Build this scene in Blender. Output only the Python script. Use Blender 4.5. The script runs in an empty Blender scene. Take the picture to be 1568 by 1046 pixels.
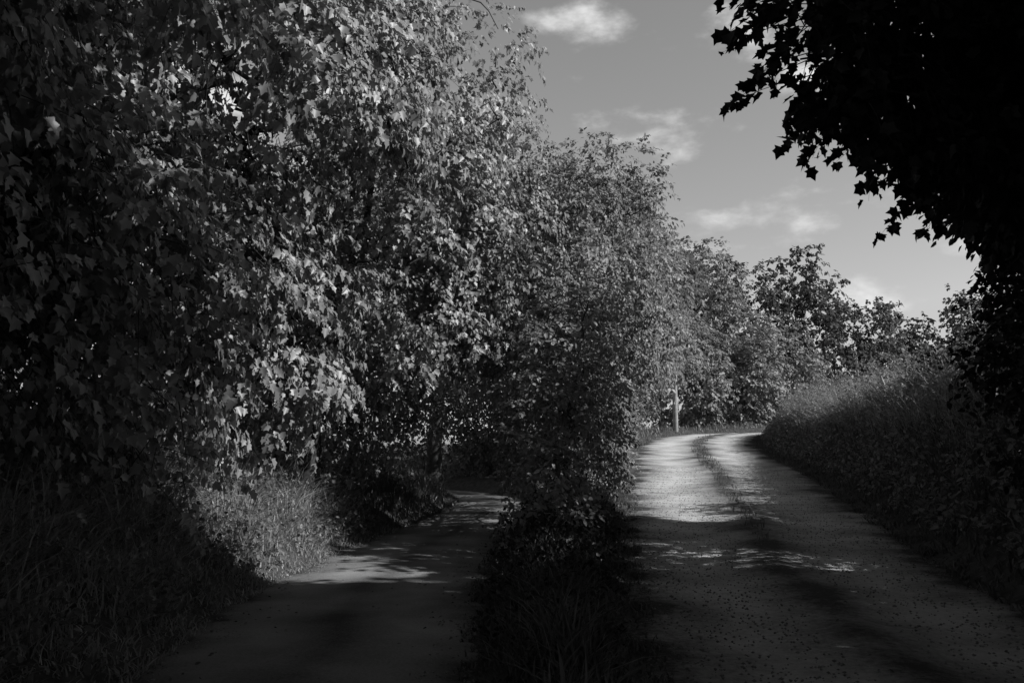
import bpy, math, numpy as np
from mathutils import Vector
rng = np.random.default_rng(11)
scene = bpy.context.scene

# ---------------------------------------------------------------- helpers
def norm(a):
    return a/np.maximum(np.linalg.norm(a,axis=-1,keepdims=True),1e-9)
def ss(t):
    t=np.clip(t,0,1); return t*t*(3-2*t)
def link(o,parent=None):
    scene.collection.objects.link(o)
    if parent: o.parent=parent
    return o
def empty(name,loc=(0,0,0)):
    e=bpy.data.objects.new(name,None); e.empty_display_size=0.3
    return link(e)
def mesh_np(name,co,loops,starts,mats,attrs=None,parent=None,smooth=False):
    me=bpy.data.meshes.new(name)
    me.vertices.add(len(co)); me.vertices.foreach_set('co',np.ascontiguousarray(co,dtype=np.float32).ravel())
    me.loops.add(len(loops)); me.loops.foreach_set('vertex_index',np.ascontiguousarray(loops,dtype=np.int32))
    me.polygons.add(len(starts)); me.polygons.foreach_set('loop_start',np.ascontiguousarray(starts,dtype=np.int32))
    me.update(calc_edges=True)
    if smooth: me.polygons.foreach_set('use_smooth',np.ones(len(starts),dtype=bool))
    for k,v in (attrs or {}).items():
        a=me.attributes.new(k,'FLOAT','POINT'); a.data.foreach_set('value',np.ascontiguousarray(v,dtype=np.float32))
    if not isinstance(mats,(list,tuple)): mats=[mats]
    for m in mats: me.materials.append(m)
    o=bpy.data.objects.new(name,me)
    return link(o,parent)

# ---------------------------------------------------------------- materials
def new_mat(name):
    m=bpy.data.materials.new(name); m.use_nodes=True
    nt=m.node_tree; return m,nt,nt.nodes,nt.links,nt.nodes['Principled BSDF']
def leaf_mat(name,lo,hi,tr=0.3,gl=0.06,rough=0.42):
    m,nt,N,L,b=new_mat(name)
    N.remove(b)
    at=N.new('ShaderNodeAttribute'); at.attribute_name='rnd'
    r=N.new('ShaderNodeMapRange'); L.new(at.outputs['Fac'],r.inputs[0]); r.inputs[3].default_value=lo; r.inputs[4].default_value=hi
    d=N.new('ShaderNodeBsdfDiffuse'); L.new(r.outputs[0],d.inputs['Color'])
    out=d.outputs[0]
    if tr>0:
        t=N.new('ShaderNodeBsdfTranslucent'); L.new(r.outputs[0],t.inputs['Color'])
        mx=N.new('ShaderNodeMixShader'); mx.inputs[0].default_value=tr
        L.new(out,mx.inputs[1]); L.new(t.outputs[0],mx.inputs[2]); out=mx.outputs[0]
    if gl>0:
        g=N.new('ShaderNodeBsdfGlossy'); g.inputs['Roughness'].default_value=rough; g.inputs['Color'].default_value=(.9,.9,.9,1)
        m2=N.new('ShaderNodeMixShader'); m2.inputs[0].default_value=gl
        L.new(out,m2.inputs[1]); L.new(g.outputs[0],m2.inputs[2]); out=m2.outputs[0]
    L.new(out,N['Material Output'].inputs[0])
    return m
def noise_mat(name,lo,hi,scale,bump=0.4,rough=0.9,detail=8,dist=0.02,scale2=None):
    m,nt,N,L,b=new_mat(name)
    tc=N.new('ShaderNodeTexCoord')
    n=N.new('ShaderNodeTexNoise'); n.inputs['Scale'].default_value=scale; n.inputs['Detail'].default_value=detail
    L.new(tc.outputs['Object'],n.inputs['Vector'])
    r=N.new('ShaderNodeMapRange'); r.inputs[1].default_value=0.3; r.inputs[2].default_value=0.7
    r.inputs[3].default_value=lo; r.inputs[4].default_value=hi
    L.new(n.outputs[0],r.inputs[0]); L.new(r.outputs[0],b.inputs['Base Color'])
    bp=N.new('ShaderNodeBump'); bp.inputs['Strength'].default_value=bump; bp.inputs['Distance'].default_value=dist
    L.new(n.outputs[0],bp.inputs['Height']); L.new(bp.outputs[0],b.inputs['Normal'])
    b.inputs['Roughness'].default_value=rough
    b.inputs['Specular IOR Level'].default_value=0.2
    return m
M_syc=leaf_mat('sycamore_leaf',0.14,0.48,0.42,0.045,0.45)
M_haw=leaf_mat('hedge_leaf',0.13,0.42,0.40,0.03,0.5)
M_far=leaf_mat('far_leaf',0.10,0.28,0.35,0)
M_dist=leaf_mat('distant_leaf',0.07,0.19,0.3,0)
M_dark=leaf_mat('shade_leaf',0.02,0.05,0.08,0.02)  # darkened leaf copy: shade of overhang and right bushes put into the colour
M_shade=leaf_mat('dark_leaf',0.02,0.04,0,0)  # near-black leaf for the added shade masses
M_weed=leaf_mat('weed_leaf',0.07,0.26,0.3,0.03)
M_grass=leaf_mat('grass_blade',0.18,0.60,0.42,0.04)
M_grass2=leaf_mat('mid_grass_blade',0.10,0.34,0.35,0.03)  # middle tone between the pale and the dark grass
M_grassd=leaf_mat('dark_grass_blade',0.05,0.22,0.3,0.03)  # darker grass copy, shade of wedge and bank put into its colour
M_bark=noise_mat('bark',0.03,0.09,9,0.8,0.95)
M_soil=noise_mat('soil',0.03,0.09,6,0.8,1.0,dist=0.05)
M_stone=noise_mat('gravel_stone',0.10,0.34,12,0.3)
M_wood=noise_mat('weathered_wood',0.22,0.4,5,0.4)

def road_mat(name,gravel):
    m,nt,N,L,b=new_mat(name)
    tc=N.new('ShaderNodeTexCoord')
    n1=N.new('ShaderNodeTexNoise'); n1.inputs['Scale'].default_value=0.9; n1.inputs['Detail'].default_value=6
    n2=N.new('ShaderNodeTexNoise'); n2.inputs['Scale'].default_value=13 if gravel else 45; n2.inputs['Detail'].default_value=9; n2.inputs['Roughness'].default_value=0.8
    vo=N.new('ShaderNodeTexVoronoi'); vo.inputs['Scale'].default_value=28 if gravel else 90
    for n in (n1,n2,vo): L.new(tc.outputs['Object'],n.inputs['Vector'])
    def mth(op,a,bb):
        x=N.new('ShaderNodeMath'); x.operation=op
        for i,v in enumerate((a,bb)):
            if isinstance(v,(int,float)): x.inputs[i].default_value=v
            else: L.new(v,x.inputs[i])
        return x.outputs[0]
    at=N.new('ShaderNodeAttribute'); at.attribute_name='track'
    s=mth('ADD',mth('MULTIPLY',n1.outputs[0],0.6),mth('MULTIPLY',n2.outputs[0],0.6))
    s=mth('ADD',s,mth('MULTIPLY',at.outputs['Fac'],0.2 if gravel else 0.1))
    r=N.new('ShaderNodeMapRange'); r.inputs[1].default_value=0.42; r.inputs[2].default_value=0.87
    r.inputs[3].default_value=0.06 if gravel else 0.05; r.inputs[4].default_value=0.68 if gravel else 0.36
    L.new(s,r.inputs[0]); L.new(r.outputs[0],b.inputs['Base Color'])
    hgt=mth('ADD',mth('MULTIPLY',n2.outputs[0],1.0),mth('MULTIPLY',vo.outputs[0],0.5 if gravel else 0.15))
    bp=N.new('ShaderNodeBump'); bp.inputs['Strength'].default_value=0.8 if gravel else 0.6; bp.inputs['Distance'].default_value=0.05 if gravel else 0.012
    L.new(hgt,bp.inputs['Height']); L.new(bp.outputs[0],b.inputs['Normal'])
    b.inputs['Roughness'].default_value=0.95 if gravel else 0.8
    b.inputs['Specular IOR Level'].default_value=0.2
    return m
M_gravel=road_mat('gravel_surface',True)
M_asph=road_mat('worn_asphalt',False)

# ---------------------------------------------------------------- roads / terrain
def spline(pts,n=260):
    pts=np.array(pts,float); d=np.r_[0,np.cumsum(np.linalg.norm(np.diff(pts[:,:2],axis=0),axis=1))]
    t=np.linspace(0,d[-1],n); out=np.stack([np.interp(t,d,pts[:,i]) for i in range(pts.shape[1])],1)
    k=np.ones(9)/9
    for _ in range(2):
        p=np.pad(out,((4,4),(0,0)),mode='edge'); 
        sm=np.stack([np.convolve(p[:,i],k,'valid') for i in range(out.shape[1])],1)
        sm[0]=out[0]; sm[-1]=out[-1]; out=sm
    return out
# x,y,z,halfwidth
RR=spline([(1.9,-12,0,1.7),(2.2,-4,0,1.7),(2.6,5.7,0,1.75),(3.2,9.5,0.0,1.85),(4.6,17,0.15,2.3),(6.15,25,0.55,2.6),(8.6,40,1.35,2.7),(10.9,49,2.0,2.7),(14.5,55,2.3,2.7),(22,59.5,2.5,2.7),(45,63,2.7,2.7),(90,66,2.7,2.7)])
LL=spline([(-1.5,-12,0,1.15),(-1.45,5.7,0,1.15),(-1.6,9.5,0,1.2),(-1.5,12.3,-0.02,1.15),(-1.3,15,-0.05,1.1),(-0.6,23,-0.15,1.1),(-0.6,29,-0.25,1.1),(-2.5,36,-0.4,1.1),(-7,43,-0.5,1.1),(-16,50,-0.6,1.1)])
def near(line,x,y):
    x=np.asarray(x,float).ravel(); y=np.asarray(y,float).ravel()
    D=np.empty(len(x)); I=np.empty(len(x),int)
    for s in range(0,len(x),20000):
        dx=x[s:s+20000,None]-line[None,:,0]; dy=y[s:s+20000,None]-line[None,:,1]
        q=dx*dx+dy*dy; i=q.argmin(1); I[s:s+20000]=i; D[s:s+20000]=np.sqrt(q[np.arange(len(i)),i])
    T=norm(np.gradient(line[:,:2],axis=0))
    t=T[I]; px=x-line[I,0]; py=y-line[I,1]
    side=t[:,0]*py-t[:,1]*px   # >0 left
    perp=np.abs(side)
    D=np.where((I>0)&(I<len(line)-1),np.minimum(D,np.maximum(perp,D*0.97)),D)
    return D-line[I,3],line[I,2],np.sign(side)
def H(x,y,sink=0.0):
    x=np.asarray(x,float).ravel(); y=np.asarray(y,float).ravel()
    dl,zl,sl=near(LL,x,y); dr,zr,sr=near(RR,x,y)
    a=np.maximum(dl,0)+0.02; b=np.maximum(dr,0)+0.02
    z=(zl*b+zr*a)/(a+b)
    mid=(sl<0)&(sr>0)
    z=z+np.where(mid,0.28*ss(np.minimum(dl,dr)/0.7),0)
    lb=0.45*ss(dl/1.1)+1.6*ss((dl-0.8)/5)
    z=z+np.where((sl>0),lb,0)
    hb=1+0.35*ss((y-8)/6)*ss((36-y)/14)
    rb=(1.7*ss((dr-0.05)/2.6)+0.7*ss((dr-1.5)/4))*hb
    z=z+np.where((sr<0),rb,0)
    nz=0.05*np.sin(x*2.1+y*1.3)+0.04*np.sin(x*4.3-y*3.1)+0.14*np.sin(x*.6+1)*np.sin(y*.5)
    z=z+nz*ss(np.minimum(np.maximum(dl,0),np.maximum(dr,0))/0.8)
    z=z-sink*((dl<0.05)|(dr<0.05))
    return z
xs=np.r_[-900,-500,-250,-120,-70,-45,-30,-22,-17,np.arange(-14,24,0.25),26,29,33,38,45,55,70,95,140,250,500,900]
ys=np.r_[-300,-120,-60,-35,-24,-17,-13,np.arange(-10,70,0.3),73,78,85,95,110,140,200,350,700,1500]
X,Y=np.meshgrid(xs,ys); Z=H(X,Y,0.06)
nx,ny=len(xs),len(ys)
idx=np.arange(nx*ny).reshape(ny,nx)
q=np.stack([idx[:-1,:-1],idx[:-1,1:],idx[1:,1:],idx[1:,:-1]],-1).reshape(-1,4)
mesh_np('ground',np.stack([X.ravel(),Y.ravel(),Z],1),q.ravel(),np.arange(len(q))*4,M_soil,smooth=True)
def road(name,line,mat,extra,gravel):
    T=norm(np.gradient(line[:,:2],axis=0)); Nn=np.stack([T[:,1],-T[:,0]],1)  # right
    u=np.linspace(-1,1,33)
    ii=np.linspace(0,len(line)-1,1400); L2=np.stack([np.interp(ii,np.arange(len(line)),line[:,k]) for k in range(4)],1)
    N2=np.stack([np.interp(ii,np.arange(len(line)),Nn[:,k]) for k in range(2)],1)
    edge=1+0.05*np.sin(ii*1.7)+0.035*np.sin(ii*3.9+1)+0.02*np.sin(ii*9.1)
    w=(L2[:,3]+extra)*edge
    P=np.zeros((len(ii),33,3))
    P[:,:,0]=L2[:,0,None]+N2[:,0,None]*u[None]*w[:,None]
    P[:,:,1]=L2[:,1,None]+N2[:,1,None]*u[None]*w[:,None]
    wob=0.05*np.sin(ii*0.33)+0.035*np.sin(ii*0.9+2)
    uu=u[None]+wob[:,None]
    tr=np.exp(-((np.abs(uu)-0.48)/0.24)**2)
    if gravel: prof=-0.035*tr+0.03*np.exp(-(uu/0.15)**2)
    else: prof=0.03*(1-uu*uu)
    P[:,:,2]=L2[:,2,None]+prof-0.05*(np.abs(u)[None]>0.99)
    P[:,:,2]+=0.012*np.sin(P[:,:,0]*3+P[:,:,1]*1.1)*np.sin(P[:,:,1]*2.3)
    track=tr-0.9*np.exp(-(uu/0.13)**2)-0.9*ss((np.abs(uu)-0.78)/0.15)
    id_=np.arange(P.shape[0]*33).reshape(-1,33)
    q=np.stack([id_[:-1,:-1],id_[:-1,1:],id_[1:,1:],id_[1:,:-1]],-1).reshape(-1,4)
    return mesh_np(name,P.reshape(-1,3),q.ravel(),np.arange(len(q))*4,mat,{'track':track.ravel()},smooth=True)
road('gravel_track',RR,M_gravel,0.12,True)
road('asphalt_lane',LL,M_asph,0.1,False)

# ---------------------------------------------------------------- leaf templates
def tpl_from_half(h):
    h=np.array(h,float); n=len(h)
    up=h; dn=h[1:-1]*[1,-1]
    v=np.vstack([up,dn]); 
    f1=list(range(n-1,-1,-1))
    f2=[0]+list(range(n,n+n-2))+[n-1]
    w=0.22*np.abs(v[:,1])-0.16*v[:,0]**2
    return np.column_stack([v,w]),[f1,f2]
T_MAPLE=tpl_from_half([(0,0),(0.08,0.40),(0.27,0.29),(0.56,0.44),(0.64,0.2),(1.0,0)])
T_OVAL=tpl_from_half([(0,0),(0.35,0.31),(0.75,0.22),(1.0,0)])
T_DIA=(np.array([(0,0,0),(0.5,0.36,0.06),(1,0,-0.1),(0.5,-0.36,0.06)],float),[[0,3,2,1]])
def leaves(name,P,A,Nn,S,R,tpl,mat,parent):
    tv,tf=tpl; n=len(P); A=norm(A); Nn=norm(Nn-A*np.sum(Nn*A,1,keepdims=True)); B=np.cross(Nn,A)
    S=S[:,None,None]
    co=P[:,None,:]+S*(tv[None,:,0:1]*A[:,None,:]+tv[None,:,1:2]*B[:,None,:]+tv[None,:,2:3]*Nn[:,None,:])
    k=len(tv); fl=np.concatenate(tf); per=len(fl)
    lens=np.array([len(f) for f in tf]); st=np.r_[0,np.cumsum(lens)[:-1]]
    loops=(np.arange(n)[:,None]*k+fl[None]).ravel()
    starts=(np.arange(n)[:,None]*per+st[None]).ravel()
    return mesh_np(name,co.reshape(-1,3),loops,starts,mat,{'rnd':np.repeat(R,k)},parent)
class Tubes:
    def __init__(s): s.co=[];s.q=[];s.n=0
    def add(s,pts,rad,sides=6):
        pts=np.array(pts,float); m=len(pts); T=norm(np.gradient(pts,axis=0))
        ref=np.where(np.abs(T[:,2:3])>0.9,np.array([[1.,0,0]]),np.array([[0,0,1.]]))
        U=norm(np.cross(T,ref)); V=np.cross(T,U); a=np.arange(sides)/sides*2*np.pi
        ring=pts[:,None]+np.array(rad)[:,None,None]*(np.cos(a)[None,:,None]*U[:,None]+np.sin(a)[None,:,None]*V[:,None])
        i=np.arange(m*sides).reshape(m,sides)+s.n; j=np.roll(i,-1,1)
        s.q.append(np.stack([i[:-1],j[:-1],j[1:],i[1:]],-1).reshape(-1,4)); s.co.append(ring.reshape(-1,3)); s.n+=m*sides
    def build(s,name,mat,parent=None):
        if not s.co: return
        q=np.vstack(s.q); return mesh_np(name,np.vstack(s.co),q.ravel(),np.arange(len(q))*4,mat,None,parent,True)
def bez(a,b,bend,n=8,wob=0.0):
    a=np.array(a,float);b=np.array(b,float); t=np.linspace(0,1,n)[:,None]
    c=(a+b)/2+np.array(bend); p=(1-t)**2*a+2*t*(1-t)*c+t*t*b
    if wob: p[1:-1]+=rng.normal(0,wob,(n-2,3))
    return p

# ---------------------------------------------------------------- trees
NL=0
def tree(name,base,trunk_r,lobes,nleaf,size,tpl,mat,droop=0.35,L=0.6,K=14,sub=22,twigs=False,clear=True,fork=None,subr=(0.24,0.42),interior=0.25,inner=0.55):
    global NL
    e=empty(name)
    lobes=[(np.array(c,float),np.array(r,float)) for c,r in lobes]
    T=Tubes()
    if base is not None:
        bz=float(H([base[0]],[base[1]])[0])-0.15
        ctop=max(lobes,key=lambda l:l[0][2])[0]
        fk=np.array(fork if fork is not None else (base[0]*0.6+ctop[0]*0.4,base[1]*0.6+ctop[1]*0.4,bz+(ctop[2]-bz)*0.55),float)
        b=np.array([base[0],base[1],bz])
        p=bez(b,fk,rng.normal(0,0.2,3)*[1,1,0],9,0.03)
        T.add(p,trunk_r*(1.0-0.4*np.linspace(0,1,9))*np.r_[1.45,1.12,np.ones(7)],9)
    area=np.array([((r[0]*r[1])**1.6+(r[0]*r[2])**1.6+(r[1]*r[2])**1.6)**(1/1.6) for c,r in lobes]); area/=area.sum()
    Ps=[];Os=[];Sh=[]
    for (c,r),a in zip(lobes,area):
        if base is not None:
            st=fk if rng.random()<0.7 else p[6]
            tip=c+(c-st)*0.3*rng.random()
            lp=bez(st,tip,rng.normal(0,0.35,3)+[0,0,0.3],12,0.05); T.add(lp,trunk_r*np.linspace(0.5,0.1,12),6)
        ns=max(1,int(nleaf*a/K)); m=sub
        d=norm(rng.normal(size=(m,3))); cs=c+r*d*rng.uniform(inner,0.95,(m,1)); rs=r.mean()*rng.uniform(*subr,size=m)
        if base is not None:
            nodes=[lp[j] for j in range(4,12)]
            order=np.argsort(np.linalg.norm(cs-c,axis=1))
            for kk in order:
                dist=[np.linalg.norm(nd-cs[kk])*rng.uniform(0.8,1.3) for nd in nodes]; s0=nodes[int(np.argmin(dist))]
                br=bez(s0,cs[kk],rng.normal(0,0.25,3),6,0.05)
                T.add(br,trunk_r*np.linspace(0.11,0.03,6),4); nodes+= [br[3],br[5]]
        k=rng.choice(m,ns,p=rs**2/np.sum(rs**2)); dd=norm(rng.normal(size=(ns,3))+0.35*d[k])
        P=cs[k]+rs[k][:,None]*dd*rng.uniform(0.35,1.06,(ns,1))**0.6*np.array([1,1,0.7])
        O=norm(dd*0.8+d[k]*0.7)
        shade=rng.normal(0,0.13,m)[k]
        it=rng.random(ns)<interior; di=norm(rng.normal(size=(ns,3)))
        P=np.where(it[:,None],c+r*di*rng.uniform(0.2,0.9,(ns,1))**0.5,P); O=np.where(it[:,None],di,O)
        Ps.append(P);Os.append(O);Sh.append(shade)
    P=np.vstack(Ps);O=np.vstack(Os);Sh=np.concatenate(Sh)
    g=H(P[:,0],P[:,1]); ok=P[:,2]>g+0.05
    if clear:
        dl,zl,_=near(LL,P[:,0],P[:,1]); dr,zr,_=near(RR,P[:,0],P[:,1])
        ok&=~((dl<0.1)&(P[:,2]<zl+2.5)&(P[:,1]<34)); ok&=~((dr<0.05)&(P[:,2]<zr+3.0))
        ok&=np.linalg.norm(P-[0,0,1.6],axis=1)>3.0
    P=P[ok];O=O[ok];Sh=Sh[ok];S=len(P)
    D=norm(O*0.8+rng.normal(0,0.45,(S,3))+[0,0,-0.15-droop*0.5]); Ls=L*rng.uniform(0.6,1.25,S)
    up=np.array([0,0,1.]); lat=norm(np.cross(D,up+rng.normal(0,0.3,(S,3))))
    t=rng.uniform(0.1,1,(S,K)); side=rng.choice([-1,1],(S,K))
    pos=P[:,None]+D[:,None]*(Ls[:,None]*t)[...,None]-up*((Ls[:,None]*0.28*t*t)[...,None])
    pos=pos+lat[:,None]*(side*Ls[:,None]*rng.uniform(0.03,0.3,(S,K))*(1.15-t))[...,None]+rng.normal(0,0.025,(S,K,3))*size/0.12
    A=D[:,None]*0.5+lat[:,None]*(side*0.6)[...,None]-up*droop*1.3+rng.normal(0,0.35,(S,K,3))
    Nn=up*(1-0.5*droop)+O[:,None]*(0.3+droop)+rng.normal(0,0.38,(S,K,3))+np.array([0.4,-0.2,0])
    R=np.clip(rng.normal(0.45,0.2,(S,K))+rng.normal(0,0.1,(S,1))+Sh[:,None],0,1)
    sz=size*rng.uniform(0.55,1.3,(S,K))
    NL+=S*K
    leaves('foliage',pos.reshape(-1,3),A.reshape(-1,3),Nn.reshape(-1,3),sz.ravel(),R.ravel(),tpl,mat,e)
    if twigs:
        tt=np.array([-0.6,0.0,0.5,1.0]); C=P[:,None]+D[:,None]*(Ls[:,None]*tt[None])[...,None]-up*((Ls[:,None]*0.28*(np.maximum(tt,0)**2)[None])[...,None])
        rr=np.array([0.006,0.005,0.003,0.001]); V=norm(np.cross(D,lat)); a=np.arange(3)/3*2*np.pi
        ring=C[:,:,None]+rr[None,:,None,None]*(np.cos(a)[None,None,:,None]*lat[:,None,None]+np.sin(a)[None,None,:,None]*V[:,None,None])
        base_i=(np.arange(S)*12)[:,None,None]; i=(np.arange(4)[:,None]*3+np.arange(3)[None])[None]+base_i; j=np.roll(i,-1,2)
        q=np.stack([i[:,:-1],j[:,:-1],j[:,1:],i[:,1:]],-1).reshape(-1,4)
        mesh_np('twigs',ring.reshape(-1,3),q.ravel(),np.arange(len(q))*4,M_bark,None,e)
    T.build('trunk_and_limbs',M_bark,e)
    return e

# left side sycamore
tree('unseen_shade_tree',(-5.6,7.5),0.22,[((-5.6,6.0,3.6),(2.3,3.0,3.0)),((-5.2,9.6,3.7),(2.5,2.6,2.9)),((-4.6,8.0,7.2),(2.6,3.2,2.8)),
    ((-3.6,11.5,6.8),(2.7,2.6,3.0)),((-4.3,3.6,5.4),(1.8,2.0,2.2)),((-4.2,12.5,3.6),(2.0,2.0,2.2))],
    88000,0.122,T_MAPLE,M_syc,droop=0.75,L=0.58,K=16,sub=44,twigs=True,fork=(-4.4,8.0,4.6),subr=(0.14,0.29),interior=0.18,inner=0.6)
tree('unseen_shade_tree',(-3.8,15.5),0.2,[((-2.2,14.2,7.6),(2.5,2.2,2.6)),((-1.6,15.5,5.2),(2.2,2.5,2.3)),((-3.8,17,4.0),(1.9,3,3.2)),((-1.4,19,6.8),(3,3,2.8)),((-3.3,22,3.5),(1.7,4,3.2)),((-1,24,5.2),(2.5,3,2.2))],
    78000,0.10,T_MAPLE,M_syc,droop=0.55,L=0.5,K=16,sub=48,subr=(0.14,0.29),interior=0.2,inner=0.6)
# trees between the lanes
tree('maple_tree',(1.6,19),0.18,[((1.6,19.5,6.0),(2.3,2.6,2.6)),((0.2,17.6,5.4),(2.0,2.2,2.4)),((2.7,21.5,4.6),(1.6,2.5,2.4)),((1.0,18.0,3.4),(1.4,2.3,2.2)),((1.2,22,6.8),(2.6,3,2.4))],
    80000,0.10,T_OVAL,M_haw,droop=0.45,L=0.42,K=16,sub=46,subr=(0.16,0.3),interior=0.22)
tree('hawthorn_hedge',(1.1,16.4),0.07,[((0.5,10.9,0.45),(0.42,1.0,0.6)),((0.6,12.6,0.8),(0.6,1.2,1.0)),((0.8,13.8,1.8),(0.8,1.1,1.8)),((1.25,14.8,3.6),(0.8,1.1,1.9)),((1.05,15.2,2.4),(0.9,1.3,2.1)),((1.1,16.8,1.5),(0.95,1.6,1.6)),((1.4,18.8,1.9),(1.0,2.0,2.0)),((1.8,22.0,2.0),(1.3,2.5,2.2)),((2.3,26,2.3),(1.4,3,2.4)),((2.8,31,2.8),(1.8,3.5,2.8)),((3.4,37,3.2),(2.1,3.8,3.0))],
    76000,0.08,T_OVAL,M_haw,droop=0.3,L=0.36,K=14,sub=26)
tree('ash_tree',(3.2,28),0.2,[((3.5,27,5.8),(2.1,3.2,2.6)),((4.5,34,5.6),(2.4,3.5,2.8)),((5.1,41,6.8),(2.5,3.5,3.0))],
    42000,0.15,T_OVAL,M_haw,droop=0.4,L=0.6,sub=40,subr=(0.16,0.3))
tree('oak_tree',(-3,33),0.35,[((-2.4,33,9.4),(4.2,4,4.4)),((-6,28,9),(4,4,5)),((0.8,32,9.2),(3.0,3,3.4)),((-4,27,5),(3,4,4))],
    40000,0.21,T_OVAL,M_far,droop=0.3,L=0.8,sub=40,subr=(0.15,0.3))
tree('oak_tree',(3.5,38),0.3,[((3.8,36,9.2),(3.2,3.4,3.6)),((6.4,42,9.2),(2.7,3.4,3.6)),((1,38,3),(3,2.5,4)),((-1.5,41,2.5),(3,2.5,3.5))],
    38000,0.21,T_OVAL,M_far,droop=0.3,L=0.8,sub=40,subr=(0.15,0.3))
tree('oak_tree',(6,52),0.35,[((6.6,51,9.8),(4.0,4,4.8)),((4.6,48,5),(3.0,3.2,4.0)),((7.2,60,7.0),(3.6,2.4,4.6))],
    34000,0.23,T_OVAL,M_far,droop=0.3,L=0.9,sub=40,subr=(0.15,0.3))
# beyond the bend
tree('maple_tree',(15,65),0.3,[((12.6,63,6.6),(3,3,4.8)),((17.0,64,5.6),(3.3,3,4.0)),((14.5,69,12),(4.4,4,6.4)),((20.5,67,7.2),(3.6,3.5,5))],
    44000,0.27,T_OVAL,M_haw,droop=0.35,L=0.9,sub=40,subr=(0.15,0.3))
# distant wood
lobes=[]
for x,y,top,w in [(18.5,78,20,3.2),(23.5,84,20.6,3.4),(27.5,88,22,2.0),(31.0,88,23,2.3),(35,92,20.4,2.3),(38.5,90,17.2,2.6),(42,95,18.8,2.1),(46,96,16.6,3.6),(51,96,20.2,2.4),(56,98,19.2,3.2),(63,100,19,5),(73,100,19,6)]:
    t=top-1.5
    lobes+= [((x,y,top-t*0.2),(w*0.65,2,t*0.2)),((x+rng.normal(0,.5),y,top-t*0.42),(w*1.1,2.4,t*0.26)),((x+rng.normal(0,1),y-1.5,top-t*0.66),(w*1.45,3,t*0.3)),((x+rng.normal(0,1.5),y-3,4),(w*1.6,3,3.6))]
tree('distant_woodland',None,0.3,lobes,100000,0.42,T_DIA,M_dist,droop=0.5,L=1.0,sub=18,subr=(0.22,0.45),interior=0.35)
Tb=Tubes()
for x,h in ((27.5,13),(31,14),(29.3,9),(35,11)): Tb.add(bez((x,85,1.5),(x+rng.normal(0,.5),88,h),(0,0,0),8,0.1),np.linspace(0.18,0.06,8),6)
Tb.build('birch_trunks',M_wood)

# right side trees: overhang and shade
tree('unseen_shade_tree',(8.2,4.4),0.28,[((2.9,6.5,5.2),(0.85,0.9,1.15)),((3.4,6.6,4.65),(0.75,0.7,0.8)),((4.0,6.7,4.6),(1.0,0.9,0.95)),((4.45,6.9,4.25),(0.9,0.8,0.85)),((3.8,7.1,5.5),(1.2,0.85,1.2)),((5.2,6.9,4.2),(1.15,0.9,1.2)),((4.8,6.4,5.9),(1.6,1.1,1.6)),
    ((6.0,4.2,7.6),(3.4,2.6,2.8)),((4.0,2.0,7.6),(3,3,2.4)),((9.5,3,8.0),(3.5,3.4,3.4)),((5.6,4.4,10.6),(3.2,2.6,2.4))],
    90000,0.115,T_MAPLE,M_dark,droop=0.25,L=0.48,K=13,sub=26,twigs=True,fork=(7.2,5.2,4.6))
tree('unseen_shade_tree',(7.8,-3),0.3,[((7,-2,7.8),(4,3.5,3.4)),((3.5,-3.5,8),(3.5,3,2.6)),((11.5,-1,7.5),(3.5,4,4)),((12.5,3,8),(3,3.4,4.5)),((11,3,3.5),(2.5,3.5,3)),((-1,-3,8.0),(4.5,4,2.2)),((0,1,7.6),(3.2,2.4,1.8)),((7.5,4,9.2),(3,2.6,2.6)),((9,1.5,11),(4,3.4,2.6)),((8.8,7.6,4.4),(1.6,2.2,1.5)),((9,5,5),(2,2.4,2))],
    52000,0.32,T_OVAL,M_shade,droop=0.3,L=0.7,K=13,sub=22)  # out-of-view crowns added to shade the foreground and far left
tree('added_shade_thicket',(-3,-8),0.2,[((-4,-8,3.4),(4,2.2,3.8)),((3,-9,3.4),(4,2.2,3.8)),((9,-7,3.4),(3.5,3,3.8)),((-6,-2,4),(2.2,5,4.4)),((7.5,1,2.6),(1.8,4,2.4))],
    20000,0.34,T_OVAL,M_shade,droop=0.3,L=0.8,K=13,sub=20)  # thicket added behind the camera to cut skylight on the lanes
tree('added_shade_thicket',(-9,10),0.2,[((-9.5,5,4),(2,4,4)),((-9.5,11,5),(2,4,5)),((-8,16,5),(2,4,5)),((-7.5,22,4),(2,4,4.5))],
    18000,0.34,T_OVAL,M_shade,droop=0.3,L=0.8,K=13,sub=24)  # dark backing mass added to stop sky leaking through the left foliage
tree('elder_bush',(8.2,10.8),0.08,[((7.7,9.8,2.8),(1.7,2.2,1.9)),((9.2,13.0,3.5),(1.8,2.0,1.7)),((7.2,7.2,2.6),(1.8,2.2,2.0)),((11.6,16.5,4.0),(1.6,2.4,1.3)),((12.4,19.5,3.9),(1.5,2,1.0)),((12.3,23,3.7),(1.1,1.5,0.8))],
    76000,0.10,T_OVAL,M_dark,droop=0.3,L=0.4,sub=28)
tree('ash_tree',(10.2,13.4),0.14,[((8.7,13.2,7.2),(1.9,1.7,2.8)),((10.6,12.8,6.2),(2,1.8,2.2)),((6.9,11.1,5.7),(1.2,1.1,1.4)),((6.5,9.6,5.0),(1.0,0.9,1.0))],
    40000,0.155,T_OVAL,M_dark,droop=0.4,L=0.5,sub=26)  # crown mostly off-frame, added to shade the hedge front and lane

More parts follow.
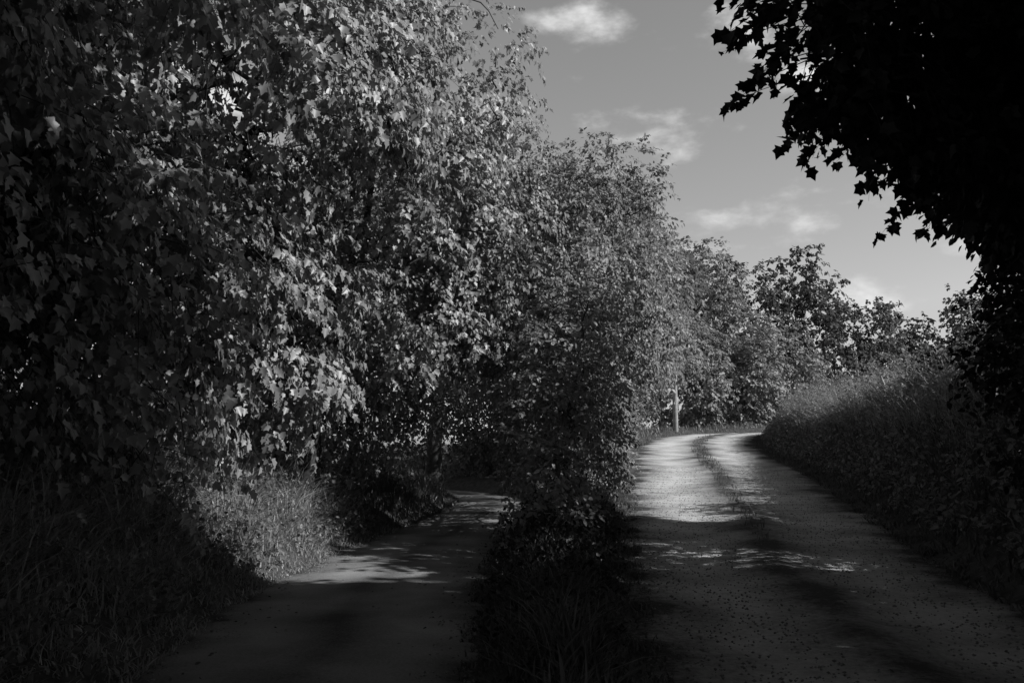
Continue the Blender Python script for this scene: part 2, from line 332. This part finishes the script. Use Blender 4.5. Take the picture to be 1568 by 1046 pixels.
# ---------------------------------------------------------------- grass
def grass(name,P,h,mat,width=0.009,bend=0.55):
    n=len(P); th=rng.uniform(0,2*np.pi,n); lean=np.stack([np.cos(th),np.sin(th),0*th],1)
    ph=th+np.pi/2+rng.normal(0,0.6,n); W=np.stack([np.cos(ph),np.sin(ph),0*ph],1)
    ts=np.array([0,0.4,0.75,1.0]); bd=bend*rng.uniform(0.2,1.5,n)
    C=P[:,None]+np.array([0,0,1.])*(h[:,None]*(ts-0.35*bd[:,None]*ts**2))[...,None]+lean[:,None]*(h[:,None]*bd[:,None]*ts**2)[...,None]
    w=width*rng.uniform(0.5,1.6,n)[:,None]*np.array([1,0.9,0.55])[None]
    co=np.zeros((n,7,3)); 
    for i in range(3):
        co[:,2*i]=C[:,i]-W*w[:,i:i+1]; co[:,2*i+1]=C[:,i]+W*w[:,i:i+1]
    co[:,6]=C[:,3]
    fl=np.array([0,1,3,2,2,3,5,4,4,5,6]); st=np.array([0,4,8])
    loops=(np.arange(n)[:,None]*7+fl).ravel(); starts=(np.arange(n)[:,None]*11+st).ravel()
    R=np.clip(rng.normal(0.4,0.25,n),0,1)
    mesh_np(name,co.reshape(-1,3),loops,starts,mat,{'rnd':np.repeat(R,7)})
def scatter(n,x0,x1,y0,y1,cond,clump=1.0):
    x=rng.uniform(x0,x1,n*4); y=rng.uniform(y0,y1,n*4)
    dl,_,sl=near(LL,x,y); dr,_,sr=near(RR,x,y)
    ns=0.5+0.25*np.sin(x*5.1+y*2.3)+0.25*np.sin(x*2.7-y*4.9+2)
    ok=cond(x,y,dl,sl,dr,sr)&(rng.random(len(x))<(1-clump*0.7*(1-ns)))
    x=x[ok][:n];y=y[ok][:n];dl=dl[ok][:n];dr=dr[ok][:n]; ns=ns[ok][:n]
    return np.stack([x,y,H(x,y)-0.02],1),dl,dr,ns
P,dl,dr,ns=scatter(45000,-7,-2,2.5,17,lambda x,y,dl,sl,dr,sr:(sl>0)&(dl>-0.06)&(dl<3.6))
grass('verge_grass',P,(0.08+0.7*ss(dl/1.3))*rng.uniform(0.4,1.4,len(P))*(0.45+0.8*ns),M_grass,0.006,0.85)
P,dl,dr,ns=scatter(26000,-1,4,2.5,22,lambda x,y,dl,sl,dr,sr:(sl<0)&(sr>0)&(dl>-0.08)&(dr>-0.15))
grass('verge_grass',P,(0.06+0.26*ss(np.minimum(dl,dr)/0.5))*rng.uniform(0.4,1.5,len(P))*(0.6+0.6*ns),M_grassd,0.006,0.8)
P,dl,dr,ns=scatter(64000,3,20,4,54,lambda x,y,dl,sl,dr,sr:(sr<0)&(dr>-0.1)&(dr<4.5))
grass('bank_grass',P,(0.1+0.55*ss(dr/1.5))*rng.uniform(0.4,1.5,len(P))*(0.4+1.0*ns),M_grassd,0.010,0.85)
P,dl,dr,ns=scatter(26000,8,20,14,44,lambda x,y,dl,sl,dr,sr:(sr<0)&(dr>1.5)&(dr<5.5))
grass('bank_grass',P,0.85*rng.uniform(0.3,1.4,len(P))*(0.4+1.0*ns),M_grass,0.010,0.8)  # paler blades along the bank top, sunlight put into their colour
P,dl,dr,ns=scatter(22000,3,40,38,72,lambda x,y,dl,sl,dr,sr:(sr>0)&(dr>0.0)&(dr<5))
grass('verge_grass',P,(0.15+0.5*ss(dr/2))*rng.uniform(0.5,1.3,len(P)),M_grass2,0.016)
P,dl,dr,ns=scatter(12000,-4,3,14,34,lambda x,y,dl,sl,dr,sr:(dl>0.0)&(dl<1.2)&(dr>0))
grass('lane_edge_grass',P,(0.12+0.3*ss(dl/0.8))*rng.uniform(0.5,1.3,len(P)),M_grassd,0.008)
P,dl,dr,ns=scatter(9000,3,12,12,52,lambda x,y,dl,sl,dr,sr:(dr<-1.95-0.35*ss((y-14)/10)),1.3)
P[:,2]=near(RR,P[:,0],P[:,1])[1]+0.02
grass('track_ridge_grass',P,rng.uniform(0.04,0.13,len(P))*(0.4+ns),M_grassd,0.008)
def weeds(name,P,out,hgt,size,mat,K=10):
    n=len(P)
    pos=P[:,None]+rng.normal(0,0.09,(n,K,3))*[1,1,0.3]+np.array([0,0,1.])*(rng.uniform(0.05,1,(n,K))*hgt[:,None])[...,None]
    A=rng.normal(0,0.6,(n,K,3))+out+[0,0,-0.2]; Nn=np.array([0,0,1.])+rng.normal(0,0.45,(n,K,3))
    R=np.clip(rng.normal(0.45,0.25,(n,K)),0,1)
    leaves(name,pos.reshape(-1,3),A.reshape(-1,3),Nn.reshape(-1,3),(size*rng.uniform(0.5,1.3,(n,K))).ravel(),R.ravel(),T_OVAL,mat,None)
P,dl,dr,ns=scatter(3200,-7,-2,2.5,17,lambda x,y,dl,sl,dr,sr:(sl>0)&(dl>0.3)&(dl<3.5),1.35); weeds('nettle_patch',P,np.array([0.4,0,0]),0.12+0.75*ss(dl/1.6)*rng.uniform(.4,1.3,len(P)),0.07,M_weed)
P,dl,dr,ns=scatter(1000,-1,4,4,14,lambda x,y,dl,sl,dr,sr:(sl<0)&(sr>0)&(dl>0.15)&(dr>0.2),1.4); weeds('nettle_patch',P,np.array([0,-0.3,0]),(0.08+0.5*rng.uniform(0.2,1.3,len(P)))*ss((P[:,1]-3)/8),0.06,M_dark)  # wedge nettles use the darkened leaf, shade put into their colour
P,dl,dr,ns=scatter(9500,4,20,5,52,lambda x,y,dl,sl,dr,sr:(sr<0)&(dr>0.5)&(dr<5),1.35); weeds('bramble_thicket',P,np.array([-0.4,0,0]),0.15+(0.55+0.8*ns)*ss(dr/2)*rng.uniform(.3,1.3,len(P)),0.10,M_haw)

def stones(name,n,x0,x1,y0,y1,cond,s0,s1,mat):
    x=rng.uniform(x0,x1,n*4);y=y0+(y1-y0)*rng.random(n*4)**1.7
    dl,zl,sl=near(LL,x,y);dr,zr,sr=near(RR,x,y); ok=cond(x,y,dl,sl,dr,sr); x=x[ok][:n];y=y[ok][:n]
    z=np.where(dr[ok][:n]<0.1,zr[ok][:n],zl[ok][:n]); n=len(x)
    o=np.array([(1,0,0),(0,1,0),(-1,0,0),(0,-1,0),(0,0,0.6),(0,0,-0.6)],float)
    s=rng.uniform(s0,s1,n)**1.0; th=rng.uniform(0,6.28,n)
    v=o[None]*s[:,None,None]*rng.uniform(0.6,1.3,(n,6,1)); c,sn=np.cos(th)[:,None],np.sin(th)[:,None]
    vx=v[...,0]*c-v[...,1]*sn; vy=v[...,0]*sn+v[...,1]*c
    co=np.stack([vx+x[:,None],vy+y[:,None],v[...,2]+z[:,None]+0.004],-1)
    f=np.array([0,1,4,1,2,4,2,3,4,3,0,4,1,0,5,2,1,5,3,2,5,0,3,5])
    mesh_np(name,co.reshape(-1,3),(np.arange(n)[:,None]*6+f).ravel(),(np.arange(n)[:,None]*24+np.arange(8)*3).ravel(),mat)
stones('loose_gravel',12000,-0.5,9,3.5,30,lambda x,y,dl,sl,dr,sr:(dr<0.0),0.005,0.018,M_stone)
stones('lane_edge_grit',4000,-3.2,0.2,3.5,16,lambda x,y,dl,sl,dr,sr:(dl<0.1)&(dl>-0.4),0.004,0.016,M_stone)
x=rng.uniform(-3,9,12000);y=3+22*rng.random(12000)**1.4
dl,zl,_=near(LL,x,y);dr,zr,_=near(RR,x,y);ok=((dl<0.1)&(rng.random(12000)<np.where(dl>-0.4,0.8,0.12)))|((dr<0)&(rng.random(12000)<np.where(dr>-0.5,0.4,0.06)))
z=np.where(dr<0,zr,zl)+0.03;n=ok.sum()
leaves('fallen_leaves',np.stack([x,y,z],1)[ok],rng.normal(size=(n,3))*[1,1,0.2],np.array([0,0,1.])+rng.normal(0,.3,(n,3)),rng.uniform(0.02,0.05,n),rng.random(n),T_OVAL,M_grassd,None)

# ---------------------------------------------------------------- pole
px_,py_=10.4,54.5
pe=empty('telegraph_pole'); Tp=Tubes(); bz=float(H([px_],[py_])[0])
Tp.add([(px_,py_,bz-0.3),(px_,py_,bz+2),(px_+.02,py_,bz+5),(px_+.04,py_,bz+8)],[0.17,0.16,0.14,0.11],12)
Tp.add([(px_-.8,py_-.15,bz+7.4),(px_+.9,py_-.15,bz+7.4)],[0.06,0.06],6)
Tp.build('shaft',M_wood,pe)
Ti=Tubes()
for dx in (-0.7,-0.25,0.25,0.7): Ti.add([(px_+.04+dx,py_-.15,bz+7.45),(px_+.04+dx,py_-.15,bz+7.55),(px_+.04+dx,py_-.15,bz+7.65)],[0.02,0.05,0.03],8)
Ti.build('insulators',M_stone,pe)

# ---------------------------------------------------------------- light
EL=math.radians(36); AZ=math.radians(-16)
s=Vector((math.cos(EL)*math.cos(AZ),math.cos(EL)*math.sin(AZ),math.sin(EL)))
sd=bpy.data.lights.new('sun','SUN'); sd.energy=5; sd.angle=math.radians(0.5); sd.color=(1,1,1)
so=bpy.data.objects.new('sun',sd); link(so); so.rotation_euler=s.to_track_quat('Z','Y').to_euler()
w=bpy.data.worlds.new('World'); scene.world=w; w.use_nodes=True; nt=w.node_tree; N=nt.nodes; L=nt.links
w.cycles.sampling_method='NONE'
bg=N['Background']
sky=N.new('ShaderNodeTexSky'); sky.sky_type='NISHITA'; sky.sun_disc=False; sky.sun_elevation=EL; sky.sun_rotation=math.radians(106)
bw=N.new('ShaderNodeRGBToBW'); L.new(sky.outputs[0],bw.inputs[0])
tc=N.new('ShaderNodeTexCoord'); mp=N.new('ShaderNodeMapping'); mp.inputs['Scale'].default_value=(1,1,2.0); mp.inputs['Location'].default_value=(0.37,0.1,0.30)
L.new(tc.outputs['Generated'],mp.inputs[0])
n=N.new('ShaderNodeTexNoise'); n.inputs['Scale'].default_value=7; n.inputs['Detail'].default_value=9; n.inputs['Roughness'].default_value=0.55
L.new(mp.outputs[0],n.inputs['Vector'])
mr=N.new('ShaderNodeMapRange'); mr.interpolation_type='SMOOTHSTEP'; mr.inputs[1].default_value=0.51; mr.inputs[2].default_value=0.76; mr.inputs[3].default_value=0; mr.inputs[4].default_value=1
L.new(n.outputs[0],mr.inputs[0])
mn=N.new('ShaderNodeMath'); mn.operation='MINIMUM'; L.new(bw.outputs[0],mn.inputs[0]); mn.inputs[1].default_value=4.0
mx=N.new('ShaderNodeMix'); mx.data_type='FLOAT'; L.new(mr.outputs[0],mx.inputs[0]); L.new(mn.outputs[0],mx.inputs[2]); mx.inputs[3].default_value=6.5
sx=N.new('ShaderNodeSeparateXYZ'); L.new(tc.outputs['Generated'],sx.inputs[0])
zr_=N.new('ShaderNodeMapRange'); zr_.inputs[1].default_value=0.5; zr_.inputs[2].default_value=0.85; zr_.inputs[3].default_value=1; zr_.inputs[4].default_value=0.15
L.new(sx.outputs[2],zr_.inputs[0])
ml=N.new('ShaderNodeMath'); ml.operation='MULTIPLY'; L.new(mx.outputs[0],ml.inputs[0]); L.new(zr_.outputs[0],ml.inputs[1])
L.new(ml.outputs[0],bg.inputs[0]); bg.inputs[1].default_value=0.145

# ---------------------------------------------------------------- camera
cd=bpy.data.cameras.new('camera'); cd.lens=30; cd.sensor_width=36; cd.clip_end=4000; cd.clip_start=0.05
co=bpy.data.objects.new('camera',cd); link(co); co.location=(0,0,1.6); co.rotation_euler=(math.radians(90+6.85),0,0)
scene.camera=co
scene.view_settings.view_transform='Standard'; scene.view_settings.look='None'; scene.view_settings.exposure=0
print('LEAVES',NL)
